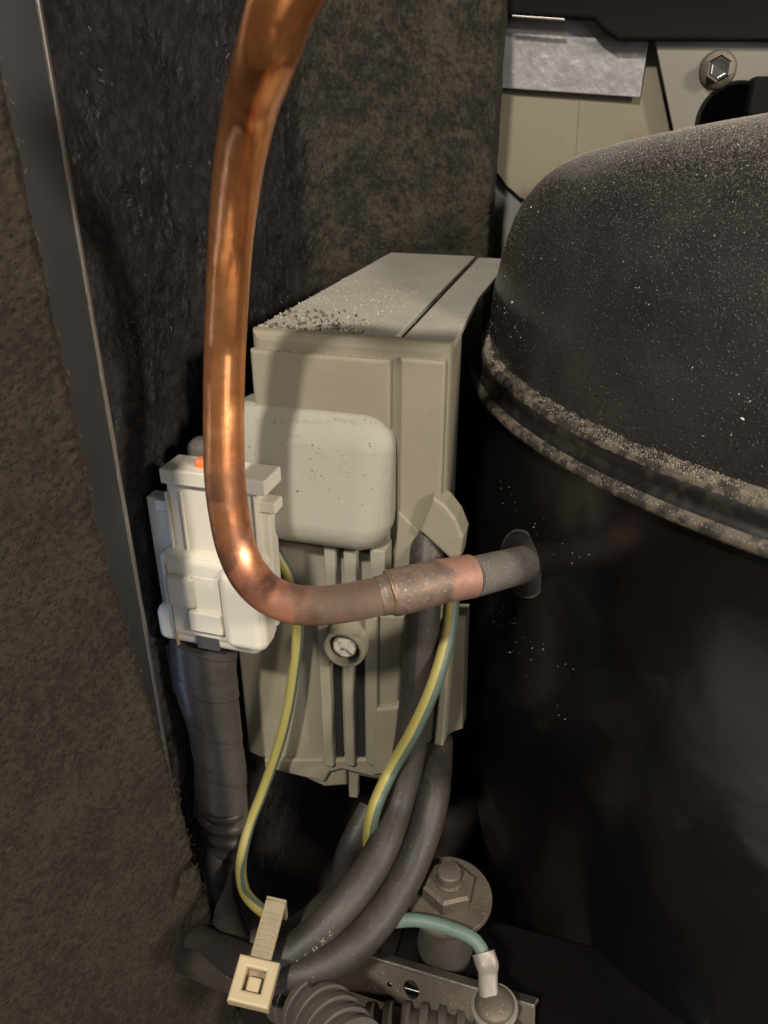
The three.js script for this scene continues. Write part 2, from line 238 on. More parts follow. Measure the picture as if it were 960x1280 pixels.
{
  const p = V(...UNSEEN_WINDOW.at), d = V(...UNSEEN_WINDOW.aim).sub(p).normalize(), [w, h] = UNSEEN_WINDOW.size;
  const win = thing('window', 'unseen pale window in the room, placed to light the compartment softly', 'window');
  mesh('pane', aim(new THREE.BoxGeometry(w, h, 2), p.clone().addScaledVector(d, -3), d), std({ color: 0, emissive: UNSEEN_WINDOW.color, emissiveIntensity: UNSEEN_WINDOW.power, roughness: 1 }), win);
  mesh('frame', [[-w / 2 - 8, 0, 16, h + 32], [w / 2 + 8, 0, 16, h + 32], [0, h / 2 + 8, w, 16], [0, -h / 2 - 8, w, 16]].map(([x, y, a, b]) => aim(new THREE.BoxGeometry(a, b, 12).translate(x, y, 0), p.clone().addScaledVector(d, -4), d)), M.lampShell, win);
  const l = new THREE.RectAreaLight(UNSEEN_WINDOW.color, UNSEEN_WINDOW.power, w * MM, h * MM); l.position.copy(p.clone().multiplyScalar(MM)); l.lookAt(...UNSEEN_WINDOW.aim.map(v => v * MM)); scene.add(l);
}

{
  const p = V(-84, 92, 46), d = V(1, 0.05, -0.12).normalize(), w = 34, h = 120;   // unseen opening behind the foam, placed to light the metal edge and enamel
  const slot = thing('unseen_side_window', 'unseen cool glowing opening behind the foam slab, placed to light the metal edge', 'window');
  mesh('pane', aim(new THREE.BoxGeometry(w, h, 1), p.clone().addScaledVector(d, -2), d), std({ color: 0, emissive: 0xb9cdf6, emissiveIntensity: 1.1, roughness: 1 }), slot);
  mesh('frame', [[-w / 2 - 2, 0, 4, h + 8], [w / 2 + 2, 0, 4, h + 8], [0, h / 2 + 2, w, 4], [0, -h / 2 - 2, w, 4]].map(([x, y, a, b]) => aim(new THREE.BoxGeometry(a, b, 3).translate(x, y, 0), p.clone().addScaledVector(d, -2), d)), M.lampShell, slot);
  const l = new THREE.RectAreaLight(0xb9cdf6, 1.1, w * MM, h * MM); l.position.copy(p.clone().multiplyScalar(MM)); l.lookAt(...p.clone().addScaledVector(d, 100).multiplyScalar(MM).toArray()); scene.add(l);
}
// ---------------------------------------------------------------- the compartment: floor, insulated walls, overhead tray, back sheets
const WX = -71, WZ = -119, BZ = -148;
struct('unseen_room_floor', rbox(-1500, -130, 151, 1500, -95, 1800, 1), std({ map: ctex(512, (u, v) => mix3([0.62, 0.58, 0.52], [0.72, 0.68, 0.61], fbm(N1, u * 6, v * 6, 6, 5))), roughness: 0.5 })).userData.label = 'unseen pale room floor in front of the compartment, mirrored in the copper pipe';  // out of view, placed to brighten the copper pipe by reflection
{ const t = thing('unseen_dark_mat', 'unseen dark mat standing in for the photographer, mirrored in the copper pipe', 'mat'); mesh('mat', rbox(20, -95, 175, 130, -89, 500, 3), M.rubber, t); }  // out of view, stands in for the photographer as the dark pipe reflection
struct('floor', rbox(-140, -92, -260, 320, -78, 150, 1), M.floor);
function roughSheet(w, h, nu, nv, amp, fn) {                       // an upright sheet in XY, uneven in Z
  const g = new THREE.PlaneGeometry(w, h, nu, nv), p = g.attributes.position;
  for (let i = 0; i < p.count; i++) p.setZ(i, amp * fn(p.getX(i), p.getY(i)));
  g.computeVertexNormals(); return g;
}
{
  const end = onZ(607, 330, WZ).x, r = 26, plan = [];                 // one sheet: along the left, round the corner, across the back, round its free end
  for (let z = 23; z > WZ + r; z -= 0.55) plan.push([WX, z, 1, 0]);
  for (let i = 0; i <= 30; i++) { const a = Math.PI / 2 * i / 30; plan.push([WX + r - r * Math.cos(a), WZ + r - r * Math.sin(a), Math.cos(a), Math.sin(a)]); }
  for (let x = WX + r + 0.6; x < end - 1.5; x += 0.6) plan.push([x, WZ, 0, 1]);
  for (let i = 0; i <= 8; i++) { const a = Math.PI / 2 * i / 8; plan.push([end - 1.5 + 1.5 * Math.sin(a), WZ - 1.5 + 1.5 * Math.cos(a), Math.sin(a), Math.cos(a)]); }
  for (let z = WZ - 2; z > WZ - 14; z -= 0.7) plan.push([end, z, 1, 0]);
  const rows = 540, pos = [], uv = [], idx = [], w = plan.length;
  for (let j = 0; j <= rows; j++) { const y = -80 + 430 * j / rows; let q = 0; for (let i = 0; i < w; i++) {
    const [x, z, nx, nz] = plan[i]; if (i) q += Math.hypot(x - plan[i - 1][0], z - plan[i - 1][1]);
    const far = sstep(101, 181, q);                                    // matted film in front, loose felt behind
    const ridge = 1 - Math.abs(2 * fbm(N2, q / 7 + 33, y / 10 + 33, 0, 4) - 1);
    const d = 1.3 * (fbm(N1, q / 24 + 40, y / 24 + 40, 0, 3) - 0.5) + (1 - 0.7 * far) * 1.2 * (ridge ** 3 - 0.4) + (0.55 - 0.15 * far) * (fbm(N3, q / 2.2 + 60, y / 3.4 + 60, 0, 3) - 0.5) + far * 0.45 * (fbm(N2, q / 1.3 + 60, y / 2.2 + 60, 0, 2) - 0.5);
    pos.push(x + nx * d, y, z + nz * d); uv.push(q * 0.01, y * 0.01);
  } }
  for (let j = 0; j < rows; j++) for (let i = 0; i < w - 1; i++) { const q = j * w + i; idx.push(q, q + 1, q + w, q + 1, q + w + 1, q + w); }
  const g = new THREE.BufferGeometry(); g.setAttribute('position', new THREE.Float32BufferAttribute(pos, 3)); g.setAttribute('uv', new THREE.Float32BufferAttribute(uv, 2)); g.setIndex(idx); g.computeVertexNormals();
  const m = struct('insulation_wall', g, M.felt, true); m.userData.label = 'dark matted felt insulation lining the left side and the back behind the control box';
  struct('side_wall', rbox(WX - 16, -78, WZ - 20, WX - 5, 350, 12, 1), M.black); struct('partition_wall', rbox(WX - 5, -78, WZ - 18, end - 3, 350, WZ - 6, 1), M.black);
}
struct('right_wall', rbox(300, -78, -260, 312, 360, 60, 1), M.black);
struct('rear_wall', rbox(-140, -78, -272, 320, 360, -262, 1), M.black);
struct('ceiling', rbox(-140, 352, -260, 320, 362, 40, 1), M.black);
{
  const t = thing('overhead_tray', 'black overhead tray edge across the top right corner', 'tray');
  mesh('tray_edge', slabPx([[400, -120], [520, -10], [590, 4], [632, 18], [742, 24], [752, 36], [772, 50], [1120, 52], [1120, -120]], BZ + 4, BZ + 10, 1.2), M.black, t);
  mesh('lip', slabPx([[640, 18.5], [706, 23], [706, 26], [640, 21]], BZ + 9.8, BZ + 11, 0.15), M.steel, t);
}
{
  const s = thing('back_sheet', 'beige painted metal sheet with a rounded lower corner behind the compressor', 'metal sheet');
  const pts = [[560, 20], [846, 20], [846, 60], [830, 120], [845, 190], [845, 300], [700, 300], [668, 256], [650, 247], [633, 232], [620, 214], [560, 205]];
  const hb = onZ(917, 152, BZ + 6); mesh('sheet', slabPx(pts, BZ - 1, BZ, 0.3), M.beigeSheet, s);
  mesh('crease', slabPx([[725, 120], [727.5, 120], [722, 200], [719.5, 200]], BZ, BZ + 0.25, 0.1), M.beigeSheet, s);
  const p = thing('zinc_plate', 'mottled galvanised plate fixed over the top of the beige sheet', 'metal plate');
  mesh('plate', slabPx([[560, 20], [812, 20], [811, 50], [800, 122], [640, 111], [560, 105]], BZ + 2, BZ + 3, 0.3), M.zinc, p);
  const q = thing('bracket_plate', 'grey metal plate with slanted left edge under the overhead tray', 'metal plate');
  const hole = onZ(917, 152, BZ + 6), hs = 250 / F;
  mesh('plate', slabPx([[814, 30], [1100, 30], [1100, 240], [850, 240], [842, 166]], BZ + 4.6, BZ + 6, 0.4, [circlePath(hole.x, hole.y, 44 * hs)]), M.greySheet, q);
  mesh('rubber_lining', aim(new THREE.TorusGeometry(43 * hs, 1.1, 12, 56), V(hole.x, hole.y, BZ + 5), V(0, 0, 1)), M.black, q);
  mesh('black_block', rboxPx(938, 95, 985, 145, BZ + 6, BZ + 16, 1), M.black, q);
  const b = thing('hex_screw', 'shiny hex head screw on the grey plate at upper right', 'screw');
  const c = onZ(897, 87, BZ + 6), k = 250 / F;
  mesh('washer', aim(latheZ([[0.01, 0], [21 * k, 0], [21 * k, 0.6], [19 * k, 1.2], [13 * k, 1.6], [0.01, 1.6]]), c, V(0, 0, 1)), M.steelDusty, b);
  mesh('hex_head', aim(latheZ([[0.01, 1.5], [14.5 * k, 1.5], [14.5 * k, 5.2], [12.5 * k, 6], [9.5 * k, 6], [8.6 * k, 5.2], [0.01, 5.0]], 6), c, V(0, 0, 1)).toNonIndexed(), M.bright, b);
  b.children[1].geometry.computeVertexNormals();
  const g = thing('grey_panel', 'blue-grey sheet metal panel low beside the felt wall', 'metal sheet');
  mesh('sheet', slabPx([[590, 160], [720, 160], [720, 380], [590, 380]], BZ - 5, BZ - 3, 0.3), M.blueSheet, g);
}
// left front: the foam slab and the metal edge behind it
{
  const E0 = at(122, 640, 137), right = V(Math.cos(0.279), 0, -Math.sin(0.279)), near = V(Math.sin(0.279), 0, Math.cos(0.279));
  const dir = right.clone().multiplyScalar(-0.66).addScaledVector(near, 0.75).normalize(), nor = V(-dir.z, 0, dir.x); if (nor.z < 0) nor.negate();
  // plan line: round the free edge and along the face
  const T = 6, W = 120, plan = [];
  for (let i = 0; i <= 14; i++) plan.push([0.0 + 0.0 * i, -T + (T - 2.2) * i / 14, [-1, 0]]);
  for (let i = 1; i < 8; i++) { const a = Math.PI / 2 * i / 8; plan.push([2.2 - 2.2 * Math.cos(a), -2.2 + 2.2 * Math.sin(a), [-Math.cos(a), Math.sin(a)]]); }
  for (let i = 0; i <= 190; i++) plan.push([2.2 + (W - 2.2) * i / 190, 0, [0, 1]]);
  const rows = 900, Y0 = -80, Y1 = 262, pos = [], uv = [], idx = [];
  const dentP = (px, py) => { const r = ray(px, py), t = E0.clone().sub(eye).dot(nor) / r.dot(nor), q = r.multiplyScalar(t).add(eye); return [q.clone().sub(E0).dot(dir), q.y]; };
  const D1 = dentP(205, 1112), D2 = dentP(182, 1140), D3 = dentP(176, 1160), NT = dentP(226, 1097);
  for (let j = 0; j <= rows; j++) { const y = Y0 + (Y1 - Y0) * j / rows; let run = 0; for (let i = 0; i < plan.length; i++) {
    let [s, n, [a, b]] = plan[i]; if (i) run += Math.hypot(s - plan[i - 1][0], n - plan[i - 1][1]);
    const e = Math.max(0, 1 - s / 5);
    let d = 0.5 * (fbm(N1, s / 12 + 20, y / 12 + 20, 0, 3) - 0.5) + 0.16 * (fbm(N2, run / 0.9 + 20, y / 0.9 + 20, 0, 2) - 0.5) + e * 1.1 * (fbm(N3, run / 1.2 + 9, y / 1.2 + 9, 0, 3) - 0.5);
    d -= 2.0 * Math.exp(-(((s - D1[0]) / 3.2) ** 2 + ((y - D1[1]) / 1.9) ** 2));
    d -= 2.6 * Math.exp(-(((s - D2[0] + 0.35 * (y - D2[1])) / 0.75) ** 2 + ((y - D2[1] + 1) / 2.4) ** 2));
    const ed = e * 2.0 * Math.exp(-(((y - NT[1]) / 1.3) ** 2));
    const q = E0.clone().addScaledVector(dir, s + a * d + ed + (y - 127) * (y < 127 ? 0.092 : 0.015)).addScaledVector(nor, n + b * d);
    pos.push(q.x, y, q.z); uv.push(run * 0.01, y * 0.01);
  } }
  const w = plan.length; for (let j = 0; j < rows; j++) for (let i = 0; i < w - 1; i++) { const q = j * w + i; idx.push(q, q + w, q + 1, q + 1, q + w, q + w + 1); }
  const g = new THREE.BufferGeometry(); g.setAttribute('position', new THREE.Float32BufferAttribute(pos, 3)); g.setAttribute('uv', new THREE.Float32BufferAttribute(uv, 2)); g.setIndex(idx); g.computeVertexNormals();
  const f = thing('foam_slab', 'thick brown open-cell foam slab with ragged edge along the left', 'foam');
  mesh('foam', g, M.foam, f, true);
  // frayed fibres along the free edge
  const tuft = []; for (let i = 0; i < 520; i++) { const y = rr(0, 240), q = E0.clone().addScaledVector(dir, rr(-0.2, 1.2) + (y - 127) * (y < 127 ? 0.092 : 0.015)).addScaledVector(nor, rr(-3, -0.3)); q.y = y; const e = q.clone().addScaledVector(dir, -rr(0.05, 0.4)).add(V(rr(-0.3, 0.3), rr(-0.7, 0.7), rr(-0.3, 0.3))); tuft.push(sweep([q, q.clone().lerp(e, 0.5).add(V(0, rr(-0.15, 0.15), 0)), e], 0.03, { seg: 2, rad: 3, cap: false })); }
  const tf = mesh('frayed_fibre', tuft, std({ color: lin(0.26, 0.18, 0.10), roughness: 1 }), f); tf.userData.kind = 'stuff';
  // metal edge: folded sheet standing behind the foam
  const m = thing('metal_edge', 'dark folded sheet metal edge between foam slab and felt wall', 'metal edge');
  const a = at(98, 300, 142), back = dir.clone();
  const pl = [[0, 0], [0.25, 0.7], [0.9, 1.0], [26, 1.0], [26, 0], [1.1, 0], [0.8, -0.4], [0.3, -0.4]];
  const sh = new THREE.Shape(pl.map(([x, y]) => new THREE.Vector2(x, y)));
  const mg = new THREE.ExtrudeGeometry(sh, { depth: 342, bevelEnabled: false }).applyMatrix4(new THREE.Matrix4().makeBasis(back, nor, V(0, 1, 0)).setPosition(V(a.x, -78, a.z)));
  mesh('folded_sheet', mg, M.edge, m); mesh('edge_highlight_hem', sweep([-78, 60, 130, 200, 262].map(y => V(a.x, y, a.z).addScaledVector(back, 0.4).addScaledVector(nor, 0.35)), 0.75, { seg: 60, rad: 14, bump: (q, w) => 0.1 * fbm(N1, q / 6, w, 0, 3) }), M.steel, m); m.children[0].geometry.computeVertexNormals();  // hem in paler steel, put in as the highlight along the edge
}

// ---------------------------------------------------------------- the control box
const box = thing('control_box', 'beige plastic electrical control box standing beside the black compressor', 'control box');
{
  const T = 150;                                                   // top of the box
  // lids: two panels with a dark joint between them
  mesh('top_panel', slab([[-45, -3.2], [-13.4, -3.2], [-16.2, -114], [-45.4, -114]].map(([x, z]) => [x, -z]), 0, 1.6, 0.35).rotateX(-Math.PI / 2).translate(0, T - 1.6, 0), M.plasticTop, box);
  mesh('top_panel', slab([[-12.3, -3.2], [-1, -3.2], [-4, -50], [-4.5, -114], [-15.1, -114]].map(([x, z]) => [x, -z]), 0, 1.6, 0.35).rotateX(-Math.PI / 2).translate(0, T - 2.0, 0), M.plasticTop, box);
  mesh('body', slab([[-44.5, 2], [-1.5, 2], [-2.5, 20], [-8.5, 45], [-12.5, 60], [-12.5, 113.6], [-44.8, 113.6]], 0, 113, 0.4).rotateX(-Math.PI / 2).translate(0, 34.5, 0), M.plastic, box);
  // front cover: back plate with window for the slots, raised left field, right rib
  mesh('front_cover', rboxPx(312, 424, 572, 700, -3, 0.4, 0.35), M.plastic, box);
  box.children.at(-1).geometry.dispose(); box.remove(box.children.at(-1));
  mesh('front_cover', slab([[-45, 112], [-45, 150.2], [-1.0, 150.2], [-1.0, 34], [-13, 34], [-13, 26], [-26, 26], [-32.4, 20], [-56, 27], [-56, 112]], -5, 0, 2.0), M.plastic, box);
  mesh('raised_field', slab([[-44.6, 112], [-44.6, 146.4], [-13.2, 146.4], [-13.2, 36], [-25.5, 36], [-25.5, 24], [-32, 21.5], [-55, 28.5], [-55, 112]], -0.6, 1.8, 0.8), M.plastic, box);
  mesh('edge_rib', slab([[-11.2, 147], [-1.6, 147], [-1.6, 100], [-6, 92], [-11.2, 92]], -0.6, 1.6, 0.7), M.plastic, box);
}
{
  // pale capacitor housing bulging from the front
  const a = onZ(224, 560, 9), b = onZ(482, 600, 9), t = onZ(400, 524, 9), c = onZ(420, 684, 9);
  const left = onZ(262, 580, 9).x, top = t.y - 0.5, bot = c.y - 1.5, g = new RoundedBoxGeometry(b.x - left, top - bot, 24, 14, 7.5).translate((left + b.x) / 2, (top + bot) / 2, 0);
  const p = g.attributes.position;                                   // its face swells like a lying cylinder: flush at the top, proud and rounded at the bottom
  for (let i = 0; i < p.count; i++) { const y = p.getY(i), z = p.getZ(i), k = (y - bot) / (top - bot); if (z > 0) p.setZ(i, z * (1.0 - 0.74 * Math.max(k, 0) ** 1.5)); }
  const sm = BGU.mergeVertices(new THREE.BufferGeometry().setAttribute('position', p.clone()).setIndex(g.index ? g.index.clone() : null), 1e-3); sm.computeVertexNormals();
  mesh('side_boss', rboxPx(230, 554, 272, 590, 0, 6, 2.4, 5), M.plasticPale, box);
  mesh('capacitor_housing', sm, M.plasticPale, box);
  for (const [x0, x1, y0, y1] of [[405, 419, 684, 735], [429, 445, 690, 735], [462, 481, 688, 735]]) mesh('fin', rboxPx(x0, y0, x1, y1, 0, 7, 0.5), M.plasticPale, box);
  mesh('lower_plate', rboxPx(338, 684, 470, 745, -1, 3.2, 0.6), M.plasticPale, box);
}
{
  // ribs below the screw boss, slots filled with near-black as their shade
  for (const [x0, x1] of [[399, 413], [428, 441], [456, 472]]) mesh('rib', rboxPx(x0, 770, x1, 958, -1, 5.2, 0.7), M.plastic, box);
  for (const [x0, x1] of [[413.5, 427.5], [441.5, 455.5]]) mesh('slot', rboxPx(x0, 800, x1, 950, -2, 2.2, 0.2), M.recessShade, box);
  mesh('rib_foot', slabPx([[399, 950], [472, 950], [472, 973], [428, 962], [412, 966], [405, 978], [330, 960], [330, 950]], -3, 3.4, 0.7), M.plastic, box);
  mesh('side_plate', slabPx([[474, 770], [506, 770], [497, 884], [489, 975], [466, 972]], -1, 3.6, 0.8), M.plastic, box);
  mesh('step_block', slabPx([[469, 887], [499, 884], [491, 968], [464, 970]], 0, 5.6, 0.9), M.plastic, box);
  mesh('prong', slabPx([[434, 964], [449, 966], [446, 998], [436, 997]], -3, -0.5, 0.5), M.plastic, box);
  // boss with a recessed screw
  const c = onZ(429, 812, 9), k = 0.2;
  mesh('screw_boss', aim(latheZ([[3.4, -9], [3.9, 0], [4.0, 8], [4.45, 8.4], [5.1, 8.2], [5.4, 7.4], [5.4, -9]], 40), V(c.x, c.y, 1), V(0, 0, 1)), M.plastic, box);
  const cross = new THREE.Path([[0.55, 0.55], [0.55, 2.2], [-0.55, 2.2], [-0.55, 0.55], [-2.2, 0.55], [-2.2, -0.55], [-0.55, -0.55], [-0.55, -2.2], [0.55, -2.2], [0.55, -0.55], [2.2, -0.55], [2.2, 0.55]].map(([x, y]) => new THREE.Vector2(x, y).rotateAround(new THREE.Vector2(), 0.5)));
  const s = new THREE.Shape(); s.absarc(0, 0, 3.1, 0, Math.PI * 2); s.holes.push(cross);
  const hd = new THREE.ExtrudeGeometry(s, { depth: 0.8, bevelThickness: 0.35, bevelSize: 0.5, bevelOffset: -0.5, bevelSegments: 3, curveSegments: 24 });
  const sc = mesh('cross_screw', [hd.translate(c.x, c.y, 7.0), aim(cyl(3, 3, 0.6), V(c.x, c.y, 5.2), V(0, 0, 1))], M.screw, box);
  sc.name = 'cross_screw';
  // flap at the right edge, over the cable outlet
  mesh('flap', slabPx([[541, 622], [556, 632], [570, 650], [579, 672], [575, 700], [563, 700], [524, 664]], -3, 4.4, 0.8), M.plastic, box);
  mesh('outlet', slabPx([[521, 664], [566, 706], [560, 720], [515, 720]], -2, 0.6, 0.1), M.recessShade, box);  // opening drawn as a near-black slab for the shade inside
  mesh('outlet_side_wall', slabPx([[498, 640], [524, 664], [512, 735], [490, 735]], -2, 2.2, 0.5), M.plastic, box);
  box.children.at(-1).name = 'outlet_wall';
  mesh('side_rail', slabPx([[557, 780], [566, 780], [552, 952], [540, 952]], -6, 1.5, 0.6), M.plastic, box);
  mesh('rear_flange', slabPx([[560, 770], [582, 770], [578, 912], [566, 916], [561, 920], [551, 920]], -12, -6, 0.6), M.plastic, box);
  mesh('side_prong', slabPx([[538, 935], [553, 935], [550, 968], [538, 968]], -4, 0, 0.6), M.plastic, box);
}
{
  const w = thing('white_clip', 'tiny glossy white clip at the lower right corner of the control box', 'clip');
  const c = onZ(548, 945, -2); mesh('clip', new THREE.SphereGeometry(2.2, 20, 14).scale(0.85, 1.5, 0.6).translate(c.x + 0.8, c.y, c.z), phys({ color: lin(0.8, 0.79, 0.76), roughness: 0.2 }), w);
}

// ---------------------------------------------------------------- the compressor
const CX = 122.2, CY = 128.4, CZ = -82.3;
const comp = thing('compressor', 'large black domed compressor with a dusty seam flange', 'compressor');
function shell(prof, seg, wob) {                                    // lathe with uv in mm and a little unevenness
  const g = lathe(prof, seg), p = g.attributes.position, uv = g.attributes.uv, n = prof.length;
  let run = [0]; for (let i = 1; i < n; i++) run.push(run[i - 1] + Math.hypot(prof[i][0] - prof[i - 1][0], prof[i][1] - prof[i - 1][1]));
  for (let i = 0; i < p.count; i++) {
    const k = i % n, s = Math.floor(i / n), th = s / seg * Math.PI * 2;
    uv.setXY(i, th * 128 * 0.01, run[k] * 0.01);
    if (wob) { const x = p.getX(i), z = p.getZ(i), r = Math.hypot(x, z), f = 1 + wob(th * 128, run[k]) / Math.max(r, 1); p.setXYZ(i, x * f, p.getY(i), z * f); }
  }
  g.computeVertexNormals(); const nn = g.attributes.normal;
  for (let k = 0; k < n; k++) { const a = k, b = seg * n + k, v = V(nn.getX(a) + nn.getX(b), nn.getY(a) + nn.getY(b), nn.getZ(a) + nn.getZ(b)).normalize(); nn.setXYZ(a, v.x, v.y, v.z); nn.setXYZ(b, v.x, v.y, v.z); }
  return g.translate(CX, CY, CZ);
}
const smooth = (pts, n) => { const c = new THREE.SplineCurve(pts.map(([x, y]) => new THREE.Vector2(x, y))); return c.getSpacedPoints(n).map(q => [Math.max(q.x, 0.01), q.y]); };
{
  const dome = smooth([[126.2, 7], [126, 18], [124.6, 27], [122.4, 36], [119.6, 42.5], [114.5, 48.5], [107, 53.0], [97, 56.2], [85, 59.0], [70, 62.0], [52, 64.8], [30, 66.5], [0, 67]], 70);
  mesh('upper_shell', shell(dome, 256), M.enamelTop, comp, true);
  const wobble = (s, r) => 0.35 * (fbm(N1, s / 5, r / 3, 0, 4) - 0.5) + 0.3 * (fbm(N2, s / 1.0, r / 1.0, 0, 2) - 0.5), soft = (s, r) => 0.3 * (fbm(N1, s / 7, r / 3, 0, 3) - 0.5);
  mesh('seam_ledge', shell([[125.9, 8.9], [126.4, 8.6], [127.3, 8.1], [128.2, 7.5], [128.7, 6.8], [128.8, 6.2]], 1400, wobble), M.rim, comp, true);
  mesh('seam_bead', shell([[128.7, 6.4], [129.1, 5.8], [129.2, 5.1], [129.0, 4.4], [128.9, 3.7], [129.1, 3.0], [129.5, 2.5], [130.0, 2.1], [130.5, 1.8]], 1000, soft), M.bead, comp, true);
  mesh('seam_lip', shell([[130.2, 2.1], [130.9, 1.7], [131.4, 1.0], [131.5, 0.2], [131.2, -0.5], [130.3, -0.9], [128.4, -1.6]], 1400, (s, r) => 0.4 * wobble(s, r)), M.rim, comp, true);
  const low = smooth([[128.6, -1.4], [130.2, -18], [130.5, -36], [129.7, -60], [128.2, -84], [126, -110], [124, -135], [121.5, -155], [117, -172], [108, -185], [88, -192], [0, -194]], 80);
  mesh('lower_shell', shell(low, 200), M.enamel, comp, true);
}
// stub tube with its weld collar
const S1 = at(668, 702, 178.5), S0 = at(588, 722, 158), sdir = S0.clone().sub(S1).normalize();
{
  const q = t => S1.clone().addScaledVector(sdir, t), len = S0.distanceTo(S1);
  mesh('tube_stub', sweep([q(-4), q(len * 0.3), q(len * 0.65), q(len + 0.6)], t => 4.15 + 0.05 * t, { seg: 90, rad: 40, bump: (s, a) => 0.07 * fbm(N1, s, a / 6.283185 * 24, [0, 24], 3) }), M.stub, comp, true);
  const out = V(S1.x - CX, 0, S1.z - CZ).normalize();
  mesh('weld_collar', aim(latheZ([[7.9, -3.4], [7.9, -0.6], [7.5, 0.2], [6.4, 0.7], [5.3, 1.6], [4.7, 3.2], [4.4, 4.6]].map(([r, z]) => [r, z]), 56), S1.clone().addScaledVector(out, 3.2), sdir.clone().lerp(out, 0.65)), M.bead, comp);
}

{
  const out = V(S1.x - CX, 0, S1.z - CZ).normalize();
  mesh('collar_glint_rim', aim(new THREE.TorusGeometry(7.75, 0.32, 10, 64), S1.clone().addScaledVector(out, 3.0), sdir.clone().lerp(out, 0.65)), M.rim, comp);  // paler ring, put in as the glint on the collar rim
}
// ---------------------------------------------------------------- copper pipe
{
  const pipe = thing('copper_pipe', 'bent copper pipe running down from the top and brazed to the compressor stub', 'pipe');
  const pts = pathAt([[462, -230, 74], [416, -130, 81], [386, -62, 86.5], [355, 0, 92], [339, 50, 97], [328, 85, 102], [314.5, 130, 110], [300, 200, 119.5], [290.5, 275, 129], [286.5, 325, 134.5], [281.5, 425, 142], [279.8, 490, 144.3], [279.8, 545, 145.2], [281, 596, 146], [286, 640, 147], [295.5, 685, 148], [311, 718, 148.4], [333, 741, 148.6], [362, 754, 148.6], [400, 757, 149], [440, 752, 149.8], [478, 744.5, 151]]);
  mesh('bent_tube', sweep(pts, t => 3.82 + 0.35 * sstep(0.45, 0, t), { seg: 420, rad: 48, uvn: true, bump: (s, a) => 0.10 * (fbm(N1, s / 14 + 5, a / 6.283185 * 6, [0, 6], 3) - 0.5) + 0.03 * (fbm(N2, s / 1.5, a / 6.283185 * 24, [0, 24], 2) - 0.5) }), M.copper, pipe, true);
  const e = pts.at(-1), f = at(500, 739, 151.6), g = at(524, 733.5, 153), h = at(545, 728, 154.2), k = at(588, 720.5, 158);
  mesh('swaged_socket', sweep([e.clone().lerp(f, -0.2), f, g, h, h.clone().lerp(k, 0.5), k], (t, a) => 4.0 + 0.7 * sstep(0.05, 0.16, t) - 0.2 * sstep(0.4, 0.6, t), { seg: 110, rad: 52, uvn: true, bump: (s, a) => 0.16 * (fbm(N2, s / 2.4 + 4, Math.sin(a) * 2 + 4, 0, 3) - 0.5) }), M.socket, pipe, true);
  const c = at(489, 741, 151.3), ax = f.clone().sub(e).normalize();
  mesh('braze_ring', aim(new THREE.TorusGeometry(4.25, 0.5, 14, 60), c, ax), M.braze, pipe);
}

// ---------------------------------------------------------------- plug connector with its wires
{
  const z = 19, P = thing('plug_connector', 'off-white nylon plug connector hanging behind the copper pipe', 'connector');
  mesh('rear_housing', rboxPx(194, 632, 341, 770, 9.5, 13.5, 0.5), M.nylon, P);
  mesh('ear', rboxPx(192, 626, 213, 640, 10, 14.4, 0.5), M.nylon, P);
  mesh('ear', rboxPx(318, 628, 344, 642, 10, 14.4, 0.5), M.nylon, P);
  mesh('socket_housing', rboxPx(213, 600, 319, 706, 10.5, 17, 0.9), M.nylon, P);
  mesh('top_flange', rboxPx(200, 594, 331, 613, 10, 18.6, 0.5), M.nylon, P);
  mesh('stud', aim(cyl(1.0, 0.9, 1.4, 16), V(onZ(223, 590, 16).x, onZ(223, 594, 16).y, 15), V(0, 1, 0)), M.nylon, P);
  mesh('wire_seal', rboxPx(242, 576, 260, 600, 13, 16, 0.9), M.orange, P);
  mesh('plug_housing', rboxPx(203, 700, 326, 806, 11, 20, 2.6, 5), M.nylon, P);
  mesh('plug_skirt', rboxPx(196, 770, 322, 812, 11, 19.4, 2.4, 5), M.nylon, P);
  mesh('latch_recess', rboxPx(236, 724, 292, 790, 18, 20.15, 0.3), M.nylon, P);
  mesh('latch_tab', rboxPx(206, 722, 240, 762, 18, 21.4, 1.4, 4), M.nylon, P);
  mesh('latch_bar', rboxPx(236, 768, 276, 792, 18, 21.6, 0.5), M.nylon, P);
  mesh('latch_gap_shade', rboxPx(246, 794, 273, 812, 17, 19.9, 0.2), M.tape, P);  // dark block painted as the shade in the gap under the latch
  for (const [x0, y0, x1, y1, z1] of [[213.6, 705, 215.2, 806, 20.04], [215, 640, 216.2, 700, 17.03], [241, 722, 242.6, 768, 20.2], [204, 697, 326, 699.4, 17.4], [276, 726, 277.4, 790, 20.25]]) mesh('seam', rboxPx(x0, y0, x1, y1, z1 - 1, z1, 0.02, 1), M.tieDusty, P);
  mesh('pin_hole_shade', aim(cyl(0.5, 0.5, 0.4, 16), V(onZ(271, 779, 20).x, onZ(271, 779, 20).y, 20), V(0, 0, 1)), M.recessShade, P);  // hole drawn as a near-black disc, its shade put into the colour
  for (const x of [210, 228, 268, 300, 318]) mesh('moulded_rib', rboxPx(x, 616, x + 3, 690, 16.6, 17.5, 0.2), M.nylon, P);
  mesh('side_cheek', rboxPx(274, 718, 327, 816, 14, 22, 2.6, 5), M.nylon, P);
}
